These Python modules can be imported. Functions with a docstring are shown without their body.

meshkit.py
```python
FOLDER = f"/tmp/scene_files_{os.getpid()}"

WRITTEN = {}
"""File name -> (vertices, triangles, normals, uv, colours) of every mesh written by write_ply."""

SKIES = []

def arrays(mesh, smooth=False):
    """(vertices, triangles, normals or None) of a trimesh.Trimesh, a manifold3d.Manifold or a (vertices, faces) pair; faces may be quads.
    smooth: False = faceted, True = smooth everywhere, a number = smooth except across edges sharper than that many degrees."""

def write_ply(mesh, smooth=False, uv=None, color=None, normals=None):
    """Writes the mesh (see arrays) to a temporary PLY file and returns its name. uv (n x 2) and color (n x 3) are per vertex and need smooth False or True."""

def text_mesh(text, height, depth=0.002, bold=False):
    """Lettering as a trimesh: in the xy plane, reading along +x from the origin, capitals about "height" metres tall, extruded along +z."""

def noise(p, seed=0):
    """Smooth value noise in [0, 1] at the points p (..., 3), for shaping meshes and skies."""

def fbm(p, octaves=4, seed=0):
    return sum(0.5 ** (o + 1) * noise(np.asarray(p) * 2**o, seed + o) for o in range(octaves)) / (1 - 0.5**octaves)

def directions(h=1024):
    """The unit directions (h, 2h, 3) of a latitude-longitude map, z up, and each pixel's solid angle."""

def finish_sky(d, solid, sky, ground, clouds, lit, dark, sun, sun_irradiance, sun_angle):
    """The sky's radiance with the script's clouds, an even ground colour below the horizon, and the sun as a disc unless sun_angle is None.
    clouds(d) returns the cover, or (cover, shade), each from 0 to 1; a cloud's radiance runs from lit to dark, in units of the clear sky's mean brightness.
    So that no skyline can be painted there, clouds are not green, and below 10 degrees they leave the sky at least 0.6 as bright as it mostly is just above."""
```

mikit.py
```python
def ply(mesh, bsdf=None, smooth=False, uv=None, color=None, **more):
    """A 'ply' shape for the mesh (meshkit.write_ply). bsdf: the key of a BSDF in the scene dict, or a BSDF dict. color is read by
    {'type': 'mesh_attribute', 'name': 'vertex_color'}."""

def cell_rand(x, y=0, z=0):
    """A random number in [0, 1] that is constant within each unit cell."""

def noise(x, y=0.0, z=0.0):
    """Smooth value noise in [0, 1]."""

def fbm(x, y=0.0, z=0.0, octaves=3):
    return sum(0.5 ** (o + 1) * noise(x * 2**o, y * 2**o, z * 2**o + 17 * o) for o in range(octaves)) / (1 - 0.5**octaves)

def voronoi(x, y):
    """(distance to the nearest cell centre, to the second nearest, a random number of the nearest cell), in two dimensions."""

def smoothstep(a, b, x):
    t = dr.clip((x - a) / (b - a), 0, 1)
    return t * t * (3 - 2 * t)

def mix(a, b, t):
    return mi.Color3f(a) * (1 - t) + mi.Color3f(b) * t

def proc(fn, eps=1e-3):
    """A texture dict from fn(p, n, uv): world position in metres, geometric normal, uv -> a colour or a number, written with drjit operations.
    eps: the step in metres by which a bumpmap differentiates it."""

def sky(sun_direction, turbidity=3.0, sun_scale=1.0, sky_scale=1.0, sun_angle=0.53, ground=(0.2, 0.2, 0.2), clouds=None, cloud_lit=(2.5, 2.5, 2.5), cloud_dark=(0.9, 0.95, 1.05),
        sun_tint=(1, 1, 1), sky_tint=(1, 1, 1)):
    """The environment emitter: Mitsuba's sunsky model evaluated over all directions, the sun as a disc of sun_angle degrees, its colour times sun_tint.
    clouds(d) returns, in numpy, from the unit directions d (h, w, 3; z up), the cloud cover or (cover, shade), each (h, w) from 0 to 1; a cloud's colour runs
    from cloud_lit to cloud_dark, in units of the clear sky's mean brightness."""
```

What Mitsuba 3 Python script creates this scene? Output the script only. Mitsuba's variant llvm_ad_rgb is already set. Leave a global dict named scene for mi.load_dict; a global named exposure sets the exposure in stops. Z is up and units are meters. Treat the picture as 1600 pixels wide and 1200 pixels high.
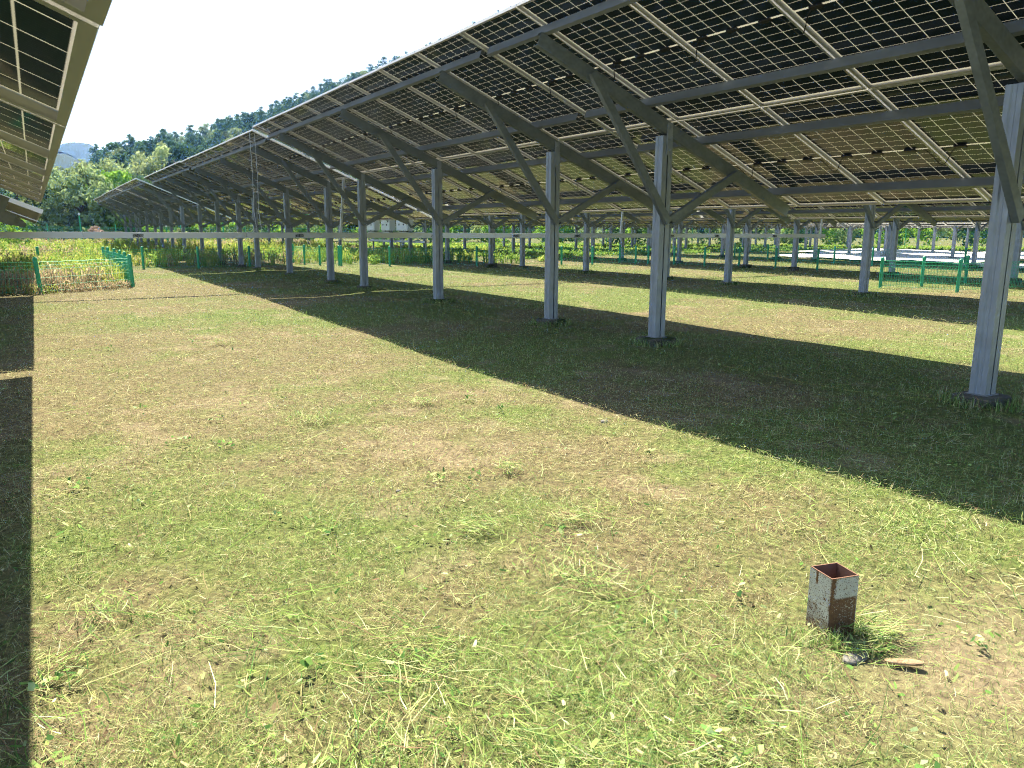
import math, random
import numpy as np, trimesh, mitsuba as mi, drjit as dr
import mikit, meshkit
from mikit import proc, noise, fbm, smoothstep, mix, voronoi
T = mi.ScalarTransform4f
rng = np.random.default_rng(7)
random.seed(7)
scene, labels = {}, {}

# ------------------------------------------------------------------ camera, sky, exposure
CAM = np.array([0.0, 0.0, 1.308]); F = 1216.17; PITCH, ROLL, YAW = 0.195, -0.005, 0.544
_fw = np.array([math.sin(YAW) * math.cos(PITCH), math.cos(YAW) * math.cos(PITCH), -math.sin(PITCH)])
_r = np.array([math.cos(YAW), -math.sin(YAW), 0]); _u = np.cross(_r, _fw)
_up = math.sin(ROLL) * _r + math.cos(ROLL) * _u
scene['camera'] = {'type': 'perspective', 'fov': math.degrees(2 * math.atan(800 / F)), 'fov_axis': 'x', 'near_clip': 0.05, 'far_clip': 6000.0,
                   'to_world': T().look_at(origin=CAM.tolist(), target=(CAM + _fw).tolist(), up=_up.tolist())}
SUN = (0.15, 0.70, 1.0)
_s = np.array(SUN) / np.linalg.norm(SUN)
def thin_cloud(d):   # thin bright summer haze round the sun, a few wisps elsewhere
    ang = np.degrees(np.arccos(np.clip(d @ _s, -1, 1)))
    return np.clip(0.75 * np.exp(-(ang / 52.0) ** 2) + 0.25 * (meshkit.fbm(d * np.array([2.5, 2.5, 5.0]), 4, 3) - .45), 0, 1)
scene['sky'] = mikit.sky(SUN, turbidity=3.0, clouds=thin_cloud, sun_tint=(.93, 1.0, 1.02), cloud_lit=(2.6, 2.65, 2.7), sky_scale=.5)
exposure = 3.72

# ------------------------------------------------------------------ helpers
def numbered(name):
    if name not in used: used[name] = 0; return name
    used[name] += 1; return '%s_%03d' % (name, used[name])
used = {}
def part(key, shape):
    key = key if key not in scene else None or key
    base, n = key, 0
    while key in scene:
        n += 1; key = '%s_%03d' % (base, n)
    scene[key] = shape; return key
def thing(name, label, cat, group=None):
    key = numbered(name); labels[key] = {'label': label, 'category': cat}
    if group: labels[key]['group'] = group
    return key
def struct(key, shape, label=None):
    scene[key] = shape; labels[key] = {'kind': 'structure', **({'label': label} if label else {})}
def stuff(key, shape, label, cat):
    scene[key] = shape; labels[key] = {'kind': 'stuff', 'label': label, 'category': cat}
def moved(shape, M): return {**shape, 'to_world': M}
def merge(ms):
    vs, fs, o = [], [], 0
    for v, f in ms:
        vs.append(v); fs.append(np.asarray(f) + o); o += len(v)
    return np.vstack(vs), np.vstack(fs)
def box(x0, x1, y0, y1, z0, z1):
    v = np.array([[x, y, z] for x in (x0, x1) for y in (y0, y1) for z in (z0, z1)], float)
    f = np.array([[0, 1, 3], [0, 3, 2], [4, 6, 7], [4, 7, 5], [0, 4, 5], [0, 5, 1], [2, 3, 7], [2, 7, 6], [0, 2, 6], [0, 6, 4], [1, 5, 7], [1, 7, 3]])
    return v, f
def cbox(x0, x1, y0, y1, z0, z1, c=0.004):
    """box with chamfered edges, as a hull"""
    e = np.array([[x0, x1], [y0, y1], [z0, z1]], float); pts = []
    for a in (0, 1):
        for b in (0, 1):
            for g in (0, 1):
                p = np.array([e[0][a], e[1][b], e[2][g]]); s = np.array([c if a == 0 else -c, c if b == 0 else -c, c if g == 0 else -c])
                for k in range(3):
                    q = p + s; q[k] = p[k]; pts.append(q)
    h = trimesh.convex.convex_hull(np.array(pts)); return np.array(h.vertices), np.array(h.faces)
def prism(poly, A, B, u, v):
    """extrude the 2-D polygon (n,2; axes u, v) from A to B"""
    from shapely.geometry import Polygon
    p2, f2 = trimesh.creation.triangulate_polygon(Polygon(poly), engine='earcut')
    A, B, u, v = (np.asarray(q, float) for q in (A, B, u, v))
    P = np.asarray(poly, float); n = len(P)
    ra = A + P[:, :1] * u + P[:, 1:] * v; rb = ra + (B - A)
    V = [ra, rb]; Fs = []
    for i in range(n):
        j = (i + 1) % n; Fs += [[i, j, n + j], [i, n + j, n + i]]
    ca = A + p2[:, :1] * u + p2[:, 1:] * v; cb = ca + (B - A)
    o = 2 * n
    V += [ca, cb]; Fs += [[o + a, o + c, o + b] for a, b, c in f2] + [[o + len(p2) + a, o + len(p2) + b, o + len(p2) + c] for a, b, c in f2]
    m = trimesh.Trimesh(np.vstack(V), np.array(Fs), process=False)
    m.merge_vertices(); m.fix_normals()
    return np.array(m.vertices), np.array(m.faces)
def cpoly(w, d, t=0.0035, lip=0.016):
    """C section: web along v at u=0 (height d, centred), flanges towards +u of width w, lips"""
    h = d / 2
    return [(0, -h), (w, -h), (w, -h + lip), (w - t, -h + lip), (w - t, -h + t), (t, -h + t), (t, h - t), (w - t, h - t), (w - t, h - lip), (w, h - lip), (w, h), (0, h)]
def tube(points, r, sides=6, cap=True):
    p = np.asarray(points, float); r = np.broadcast_to(r, (len(p),))
    t = np.gradient(p, axis=0); t /= np.linalg.norm(t, axis=1, keepdims=True) + 1e-12
    a = np.cross(t, np.where(np.abs(t[:, 2:]) < 0.9, [0, 0, 1.0], [1.0, 0, 0])); a /= np.linalg.norm(a, axis=1, keepdims=True) + 1e-12
    b = np.cross(t, a); ang = np.arange(sides) * 2 * np.pi / sides
    v = p[:, None] + r[:, None, None] * (np.cos(ang)[None, :, None] * a[:, None] + np.sin(ang)[None, :, None] * b[:, None])
    i, j = np.meshgrid(np.arange(len(p) - 1), np.arange(sides), indexing='ij')
    q = np.stack([i * sides + j, i * sides + (j + 1) % sides, (i + 1) * sides + (j + 1) % sides, (i + 1) * sides + j], -1).reshape(-1, 4)
    f = [q[:, [0, 1, 2]], q[:, [0, 2, 3]]]; v = v.reshape(-1, 3)
    if cap:
        for e, fl in ((0, 1), (len(p) - 1, 0)):
            k = len(v); v = np.vstack([v, p[e]]); idx = e * sides + np.arange(sides)
            tri = np.stack([idx, np.roll(idx, -1), np.full(sides, k)], -1); f.append(tri[:, ::-1] if fl else tri)
    return v, np.vstack(f)
def lathe(prof, c=(0, 0, 0), n=10):
    prof = np.asarray(prof, float); ang = np.arange(n) * 2 * np.pi / n
    v = np.stack([prof[:, None, 0] * np.cos(ang), prof[:, None, 0] * np.sin(ang), np.repeat(prof[:, 1:2], n, 1)], -1).reshape(-1, 3) + np.asarray(c)
    i, j = np.meshgrid(np.arange(len(prof) - 1), np.arange(n), indexing='ij')
    q = np.stack([i * n + j, i * n + (j + 1) % n, (i + 1) * n + (j + 1) % n, (i + 1) * n + j], -1).reshape(-1, 4)
    return v, np.vstack([q[:, [0, 1, 2]], q[:, [0, 2, 3]]])

# ------------------------------------------------------------------ materials
def mat(name, bsdf): scene[name] = bsdf
def princ(c, rough=0.5, metal=0.0, spec=0.5, **k):
    return {'type': 'twosided', 'bsdf': {'type': 'principled', 'base_color': c if isinstance(c, dict) else {'type': 'rgb', 'value': list(c)}, 'roughness': rough, 'metallic': metal, 'specular': spec, **k}}
def galv_fn(p, n, uv):
    k = fbm(p.x * 9, p.y * 9, p.z * 9, 3); s = fbm(p.x * 40, p.y * 40, p.z * 6, 2)
    return mix((0.23, 0.26, 0.305), (0.34, 0.375, 0.425), k) * (0.85 + 0.3 * s)
mat('mat_galv', princ(proc(galv_fn), 0.48, 0.35))
def purl_fn(p, n, uv):
    k = fbm(p.x * 3, p.y * 1.5, p.z * 9, 3)
    return mix((0.15, 0.165, 0.18), (0.25, 0.265, 0.275), k)
mat('mat_purlin', princ(proc(purl_fn), 0.5, 0.35))
mat('mat_alu', princ((0.42, 0.42, 0.41), 0.4, 0.4))
mat('mat_end_highlight', princ((0.82, 0.83, 0.84), 0.5))  # near-white colour standing in for skylight on the table ends
def brace_fn(p, n, uv):
    return mix((0.13, 0.15, 0.16), (0.21, 0.235, 0.245), fbm(p.x * 7, p.y * 7, p.z * 7, 3)) * (0.85 + 0.3 * fbm(p.x * 40, p.y * 40, p.z * 40, 2))
mat('mat_brace', princ(proc(brace_fn), 0.5, 0.35))
mat('mat_black', princ((0.012, 0.012, 0.013), 0.45))
def conc_fn(p, n, uv):
    k = fbm(p.x * 14, p.y * 14, p.z * 14, 4)
    c = mix((0.05, 0.05, 0.04), (0.12, 0.115, 0.10), k)
    return mix(c, (0.03, 0.045, 0.015), smoothstep(0.5, 0.62, fbm(p.x * 5 + 3, p.y * 5, p.z * 7, 3)))
mat('mat_concrete', princ(proc(conc_fn), 0.95, spec=0.2))
mat('mat_green', princ((0.03, 0.34, 0.17), 0.4, spec=0.5))
mat('mat_wire', princ((0.05, 0.38, 0.22), 0.5, spec=.3))
mat('mat_white', princ((0.72, 0.74, 0.74), 0.45))
mat('mat_tray', princ((0.52, 0.54, 0.55), 0.42, 0.4))
# module rear: dark cells, pale slits between them that let daylight through
PW, PL = 1.134, 2.23
def slits(wu, wv, gain):
  def slit_fn(p, n, uv):
      u, v = uv.x, uv.y
      cw = 1.098 / 6; a = (u - 0.018) / cw; fu = dr.abs(a - dr.round(a)) * cw
      half = dr.select(v < PL / 2, v - 0.016, PL - 0.016 - v); ch = (PL / 2 - 0.016 - 0.008) / 12
      b = half / ch; fv = dr.abs(b - dr.round(b)) * ch
      mid = dr.abs(v - PL / 2)
      edge = dr.minimum(dr.minimum(u, PW - u), dr.minimum(v, PL - v))
      line = dr.maximum(smoothstep(wu, wu * .3, fu), smoothstep(wv, wv * .25, fv) * .8)
      return gain * dr.maximum(dr.maximum(line, smoothstep(.012, .008, mid)), dr.maximum(smoothstep(.032, .029, edge), smoothstep(.0085, .004, fu + fv)))
  return slit_fn
def cell_fn(p, n, uv):
    k = fbm(uv.x * 1.3 + p.y * .4, uv.y * 1.3, p.x * .4, 2)
    bus = dr.abs(uv.x * 61 - dr.round(uv.x * 61)) < 0.07
    return mix((0.009, 0.017, 0.026), (0.014, 0.024, 0.036), k) + dr.select(bus, mi.Float(0.008), mi.Float(0))
for nm_c, q_ in (('mat_cell', (.0046, .0036, 1.0)), ('mat_cell_mid', (.010, .0085, .42))):
    mat(nm_c, {'type': 'blendbsdf', 'weight': proc(slits(*q_)), 'a': princ(proc(cell_fn), 0.06, 0.0, 0.4),
        'b': {'type': 'principledthin', 'base_color': {'type': 'rgb', 'value': [0.75, 0.73, 0.65]}, 'roughness': 0.4, 'diff_trans': 0.22}})
mat('mat_cell_far', princ((0.030, 0.034, 0.036), 0.09, 0.0, 0.45))
VC = {'type': 'mesh_attribute', 'name': 'vertex_color'}
mat('mat_grass', {'type': 'principledthin', 'base_color': VC, 'roughness': 0.5, 'diff_trans': 0.4})
mat('mat_dry', princ(VC, 0.7, spec=0.25))
mat('mat_leaf', {'type': 'principledthin', 'base_color': VC, 'roughness': 0.5, 'diff_trans': 0.75})
def bark_fn(p, n, uv):
    return mix((0.06, 0.045, 0.035), (0.14, 0.115, 0.09), fbm(p.x * 6, p.y * 6, p.z * 1.5, 3))
mat('mat_bark', princ(proc(bark_fn), 0.9, spec=0.2))

# ------------------------------------------------------------------ ground
def gz(x, y):
    x, y = np.asarray(x, float), np.asarray(y, float); p = np.stack([x, y, 0 * x], -1)
    w = np.clip(1 - np.hypot(x, y) / 90, 0, 1)
    return (meshkit.fbm(p * 0.9, 3, 5) - 0.5) * 0.045 * w + (meshkit.fbm(p * 0.17, 2, 9) - 0.5) * 0.10 * np.clip(np.hypot(x, y) / 8 - .3, 0, 1) * w
_mx = np.array([5.92] * 8 + [14.02] * 6); _my = np.array([3.04, 6.64, 8.77, 12.27, 15.87, 18.07, 21.57, 25.17, 6.2, 9.7, 13.3, 15.5, 19.0, 22.6])
_gz0 = gz
def gz(x, y):   # the flat lawn, heaped a little round the footings
    x, y = np.asarray(x, float), np.asarray(y, float); z = _gz0(x, y)
    z = z + np.interp(y, [0, 1.6, 3, 4.2, 6.8, 11, 14.7, 19], [.03, .06, .02, .0, -.06, -.03, .02, 0]) * np.exp(-((x - 3.6) / .85) ** 2)
    for a, b in zip(_mx, _my): z = z + .065 * np.exp(-(((x - a) / .55) ** 2 + ((y - b) / .55) ** 2))
    return z
def lush_shade_tint(x, y):
    """how green (1) or dry (0) the mown lawn is at a place, with the shade of the long row tinted in"""
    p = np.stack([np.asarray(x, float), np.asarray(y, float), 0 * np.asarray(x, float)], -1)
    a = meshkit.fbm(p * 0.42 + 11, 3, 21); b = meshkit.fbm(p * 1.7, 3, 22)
    return np.clip((0.6 * a + 0.4 * b - 0.5) * 4.6 + 0.38 + 0.5 * np.exp(-((np.asarray(x) - 5.2) / 2.4) ** 2) + 0.38 * np.clip((np.asarray(x) - 6.5) / 3, 0, 1), 0, 1)  # greener band beneath the long row, deepened to tint its shade green
def grid(xs, ys, zf):
    X, Y = np.meshgrid(xs, ys, indexing='ij'); v = np.stack([X, Y, zf(X, Y)], -1).reshape(-1, 3); ny = len(ys)
    i, j = np.meshgrid(np.arange(len(xs) - 1), np.arange(ny - 1), indexing='ij'); a = i * ny + j
    return v, np.stack([a, a + ny, a + ny + 1, a + 1], -1).reshape(-1, 4)
def ground_fn(p, n, uv):
    g = uv.x
    fine = fbm(p.x * 55, p.y * 55, 0, 3); mid = fbm(p.x * 9, p.y * 9, 3, 3)
    dry = mix((0.03, 0.025, 0.016), (0.17, 0.15, 0.08), fine)
    grn = mix((0.02, 0.03, 0.01), (0.13, 0.17, 0.05), fine)
    c = mix(dry, grn, dr.clip(g * 0.9 + (mid - 0.5) * 1.1, 0, 1))
    soil = smoothstep(0.62, 0.74, fbm(p.x * 2.3 + 5, p.y * 2.3, 0, 4))
    soil = dr.maximum(soil * .4, uv.y)
    return mix(c, mix((0.11, 0.085, 0.06), (0.24, 0.19, 0.135), fine), soil)
mat('mat_ground', princ(proc(ground_fn), 0.95, spec=0.1))
gx = np.unique(np.concatenate([np.linspace(-4000, -60, 13), np.linspace(-60, -8, 14), np.arange(-8, 30, 0.2), np.linspace(30, 90, 61), np.linspace(90, 4000, 15)]))
gy = np.unique(np.concatenate([np.linspace(-4000, -40, 13), np.linspace(-40, -4, 10), np.arange(-4, 40, 0.2), np.linspace(40, 100, 61), np.linspace(100, 4000, 15)]))
gv, gf = grid(gx, gy, gz)
guv = np.stack([lush_shade_tint(gv[:, 0], gv[:, 1]), .9 * np.exp(-((gv[:, 0] - 2.35) / .5) ** 2 - ((gv[:, 1] - 1.1) / .35) ** 2)], -1)
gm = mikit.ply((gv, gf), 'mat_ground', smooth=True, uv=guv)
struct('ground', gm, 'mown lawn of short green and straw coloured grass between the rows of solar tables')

# ------------------------------------------------------------------ grass
def blades(x, y, h, w, az, lean, bend, col, z0=None, roll=None, tipk=0.75):
    """bent three-triangle blades; lean 0 = upright, pi/2 = lying"""
    n = len(x); z0 = gz(x, y) if z0 is None else z0
    d = np.stack([np.cos(az), np.sin(az), 0 * az], -1); s = np.stack([-np.sin(az), np.cos(az), 0 * az], -1)
    if roll is not None:
        pass
    up = np.array([0, 0, 1.0])
    l1, l2 = lean, lean + bend
    a1 = d * np.sin(l1)[:, None] + up * np.cos(l1)[:, None]; a2 = d * np.sin(l2)[:, None] + up * np.cos(l2)[:, None]
    B = np.stack([x, y, z0 - 0.002], -1); M = B + a1 * (h * 0.55)[:, None]; E = M + a2 * (h * 0.45)[:, None]
    E[:, 2] = np.maximum(E[:, 2], z0 + 0.002)
    hw = (w / 2)[:, None]
    v = np.stack([B - s * hw, B + s * hw, M - s * hw * tipk, M + s * hw * tipk, E], 1).reshape(-1, 3)
    f = (np.arange(n) * 5)[:, None, None] + np.array([[0, 1, 3], [0, 3, 2], [2, 3, 4]])[None]
    return v, f.reshape(-1, 3), np.repeat(col, 5, 0)
def strips(x, y, L, w, az, tilt, rise, col):
    """lying clippings: flat four-cornered pieces with a small roll"""
    n = len(x); z = gz(x, y) + rise
    d = np.stack([np.cos(az) * np.cos(tilt), np.sin(az) * np.cos(tilt), np.sin(tilt)], -1)
    r = rng.uniform(-0.7, 0.7, n); s = np.stack([-np.sin(az) * np.cos(r), np.cos(az) * np.cos(r), np.sin(r)], -1)
    c = np.stack([x, y, z + np.abs(np.sin(tilt)) * L / 2], -1); a = d * (L / 2)[:, None]; b = s * (w / 2)[:, None]
    k = 0.06 * L * rng.uniform(-1, 1, n); m = c + np.cross(d, s) * 0 + s * k[:, None]
    v = np.stack([c - a - b, c - a + b, m - b, m + b, c + a - b * 0.6, c + a + b * 0.6], 1).reshape(-1, 3)
    f = (np.arange(n) * 6)[:, None, None] + np.array([[0, 1, 3], [0, 3, 2], [2, 3, 5], [2, 5, 4]])[None]
    return v, f.reshape(-1, 3), np.repeat(col, 6, 0)
PAL_G = np.array([[.19, .31, .08], [.12, .23, .06], [.28, .39, .12], [.38, .47, .19], [.06, .13, .04], [.34, .44, .22]])
PAL_D = np.array([[.44, .42, .20], [.52, .51, .28], [.34, .29, .16], [.25, .17, .11], [.40, .44, .18], [.58, .58, .38], [.15, .105, .07], [.26, .20, .125], [.48, .45, .26]])
def pick(n, g):
    """colours for n blades, green with probability g"""
    c = np.where((rng.random(n) < g)[:, None], PAL_G[rng.integers(0, len(PAL_G), n)], PAL_D[rng.integers(0, len(PAL_D), n)])
    return c * rng.uniform(0.75, 1.25, (n, 1))
def wedge(n, r0, r1, a0=-9, a1=71):
    r = r0 * (r1 / r0) ** rng.random(n); a = np.radians(rng.uniform(a0, a1, n))
    return r * np.sin(a), r * np.cos(a), r
def LAWN_END(x, y):
    p = np.c_[x * 3.1, y * 3.1, 0 * x]; bare = meshkit.fbm(p, 3, 44) + .25 * np.exp(-(((x - 2.35) / .5) ** 2 + ((y - 1.1) / .35) ** 2))
    return (y < np.where(x < 2, 18.2 + 0.9 * (x + 1) * (x > 0), np.where(x > 17, 60, 27.5 - 0.12 * (x - 8) * (x > 8)))) & ((bare < .56) | (rng.random(len(x)) < .45))
def keep(m, *a): return [q[m] for q in a]
x, y, r = wedge(300000, 1.25, 62); m = LAWN_END(x, y); x, y, r = keep(m, x, y, r); n = len(x)
sc = np.where(r > 5, (r / 5.0) ** 0.75, np.clip(r / 4.2, .62, 1)); g = lush_shade_tint(x, y)
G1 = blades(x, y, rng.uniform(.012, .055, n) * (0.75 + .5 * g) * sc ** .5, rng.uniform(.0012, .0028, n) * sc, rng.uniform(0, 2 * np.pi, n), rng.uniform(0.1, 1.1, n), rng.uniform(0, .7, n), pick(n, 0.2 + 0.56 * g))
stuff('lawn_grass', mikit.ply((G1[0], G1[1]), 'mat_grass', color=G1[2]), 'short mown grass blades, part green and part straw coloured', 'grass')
x, y, r = wedge(300000, 1.25, 60); m = LAWN_END(x, y); x, y, r = keep(m, x, y, r); n = len(x)
sc = np.where(r > 5, (r / 5.0) ** 0.75, np.clip(r / 4.2, .62, 1)); g = lush_shade_tint(x, y)
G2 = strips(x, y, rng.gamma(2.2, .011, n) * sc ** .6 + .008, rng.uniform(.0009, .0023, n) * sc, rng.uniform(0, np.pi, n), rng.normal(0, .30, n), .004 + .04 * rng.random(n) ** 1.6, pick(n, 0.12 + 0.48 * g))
x, y, r = wedge(600, 1.3, 16); n = len(x)
G3 = strips(x, y, rng.uniform(.06, .26, n) * rng.uniform(.5, 1, n), rng.uniform(.0015, .0032, n), rng.normal(0.35, .9, n), rng.normal(0, .05, n), rng.uniform(.014, .032, n), pick(n, 0.6) * 1.1)
x, y, r = wedge(2400, 1.3, 14); n = len(x)
G4 = strips(x, y, rng.uniform(.010, .03, n), rng.uniform(.005, .012, n), rng.uniform(0, np.pi, n), rng.normal(0, .4, n), rng.uniform(.014, .03, n), pick(n, 0.72))
def cat(*g):
    o, vs, fs, cs = 0, [], [], []
    for v, f, c in g: vs.append(v); fs.append(f + o); cs.append(c); o += len(v)
    return np.vstack(vs), np.vstack(fs), np.vstack(cs)
x, y, r = wedge(240, 1.4, 12); n = len(x)
G5 = strips(x, y, rng.uniform(.12, .42, n), rng.uniform(.0014, .003, n), rng.normal(0.4, .8, n), rng.normal(0, .03, n), rng.uniform(.025, .045, n), pick(n, 0.75) * 1.15)
x, y, r = wedge(50, 1.4, 11); k = rng.integers(40, 190, len(x)); n = int(k.sum()); a = np.repeat(rng.uniform(0, np.pi, len(x)), k); sp = np.repeat(rng.uniform(.04, .16, len(x)), k)
G6 = strips(np.repeat(x, k) + rng.normal(size=n) * sp, np.repeat(y, k) + rng.normal(size=n) * sp, rng.uniform(.02, .11, n), rng.uniform(.0012, .0032, n), a + rng.normal(0, .5, n), rng.normal(0, .25, n), .01 + .05 * rng.random(n), pick(n, .68))
x, y, r = wedge(70, 1.35, 10); k = rng.integers(4, 14, len(x)); n = int(k.sum())
G7 = strips(np.repeat(x, k) + rng.normal(size=n) * .035, np.repeat(y, k) + rng.normal(size=n) * .035, rng.uniform(.014, .036, n), rng.uniform(.008, .018, n), rng.uniform(0, 2 * np.pi, n), rng.normal(0, .45, n), rng.uniform(.015, .05, n), pick(n, .97) * [1, 1.05, 1.1])
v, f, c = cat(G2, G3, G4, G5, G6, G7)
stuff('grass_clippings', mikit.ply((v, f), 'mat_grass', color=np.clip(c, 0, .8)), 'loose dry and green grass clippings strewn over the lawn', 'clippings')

# ------------------------------------------------------------------ solar tables
TILT = 0.399; CT, ST = math.cos(TILT), math.sin(TILT); ZU = 3.381; XU = 4.062; XP = 5.92
ES, EN = np.array([CT, 0, -ST]), np.array([ST, 0, CT]); EY = np.array([0, 1.0, 0])
O = np.array([XU, 0, ZU])                                      # upper edge of a table whose near end is at y = 0
PITCH_Y, GAP = 1.154, 0.02; TABLE = 9.235
def P(s, y, n): return O + ES * s + EY * y + EN * n
def framed(m):  # (u, v, w) local = across, down the slope, out of the plane -> table space, origin at a panel's upper near corner
    v, f = m; return np.outer(v[:, 1], ES) + np.outer(v[:, 0], EY) + np.outer(v[:, 2], EN), f
gu = np.array([[0, 0], [PW, 0], [PW, PL], [0, PL]]) ; inset = 0.006
gl = np.stack([np.clip(gu[:, 0], inset, PW - inset), np.clip(gu[:, 1], inset, PL - inset), np.full(4, -0.007)], -1)
glass_v, _ = framed((gl, None))
GLASS = mikit.ply((glass_v, np.array([[0, 1, 2], [0, 2, 3]])), 'mat_cell', uv=gl[:, :2])
GLASS_MID = {**GLASS, 'bsdf': {'type': 'ref', 'id': 'mat_cell_mid'}}
GLASS_FAR = {**GLASS, 'bsdf': {'type': 'ref', 'id': 'mat_cell_far'}}
def frame_mesh():
    t, d, fl = 0.002, 0.035, 0.022; out = []
    for a, b, horiz in ((0, 0, 1), (PL, 0, -1)):
        s = horiz; y0 = a
        out.append(box(0, PW, min(y0, y0 + s * t), max(y0, y0 + s * t), -d, 0)); out.append(box(t, PW - t, min(y0 + s * t, y0 + s * fl), max(y0 + s * t, y0 + s * fl), -d, -d + t)); out.append(box(t, PW - t, min(y0 + s * t, y0 + s * .012), max(y0 + s * t, y0 + s * .012), -t, 0))
    for a, s in ((0, 1), (PW, -1)):
        out.append(box(min(a, a + s * t), max(a, a + s * t), t, PL - t, -d, 0)); out.append(box(min(a + s * t, a + s * fl), max(a + s * t, a + s * fl), fl, PL - fl, -d, -d + t)); out.append(box(min(a + s * t, a + s * .012), max(a + s * t, a + s * .012), .012, PL - .012, -t, 0))
    return framed(merge(out))
FRAME = mikit.ply(frame_mesh(), 'mat_alu')
JB = mikit.ply(framed(cbox(-.055, .055, -.022, .022, -.028, -.0085, .003)), 'mat_black')
def cable_mesh():
    c = [(PW * .80, PL / 2, -.02), (PW * .87, PL / 2 + .03, -.04), (PW * .93, PL / 2 + .11, -.075), (PW * 1.0, PL / 2 + .18, -.09), (PW * 1.03, PL / 2 + .13, -.075), (PW * 1.06, PL / 2 + .05, -.04), (PW * 1.10, PL / 2 + .005, -.02)]
    from scipy.interpolate import CubicSpline
    cs = CubicSpline(np.arange(len(c)), np.array(c)); return framed(tube(cs(np.linspace(0, len(c) - 1, 16)), .0045, 5))
CABLE = mikit.ply(cable_mesh(), 'mat_black')
PURLIN = [mikit.ply(prism(cpoly(.045, .088, .003, .014), P(s, 0.03, -.0795), P(s, TABLE - .13, -.0795), ES * (1 if k in (0, 1, 2, 3) else -1), EN), 'mat_purlin') for k, s in enumerate((.325, 1.735, 2.60, 3.93))]
def cleat(s_):
    b = [prism([(0, 0), (.055, 0), (.055, -.005), (.005, -.005), (.005, -.062), (0, -.062)], P(s_ + .046, .004, -.124), P(s_ + .046, .05, -.124), ES, EN * -1.0)]
    b.append(tube([P(s_ + .08, .027, -.112), P(s_ + .08, .027, -.138)], .009, 6)); b.append(tube([P(s_ + .03, .027, -.09), P(s_ + .066, .027, -.09)], .009, 6))
    return mikit.ply(merge(b), 'mat_galv')
CLEATS = [cleat(s_) for s_ in (.325, 1.735, 2.60, 3.93)]
END_HIGHLIGHT = mikit.ply(prism([(-.014, -.034), (-.004, -.034), (-.004, .012), (-.014, .012)], P(0, 0, 0), P(2 * PL + .01, 0, 0), EY, EN), 'mat_end_highlight')  # added strip, painted bright to imitate the sky-lit end face of the frames
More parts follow.
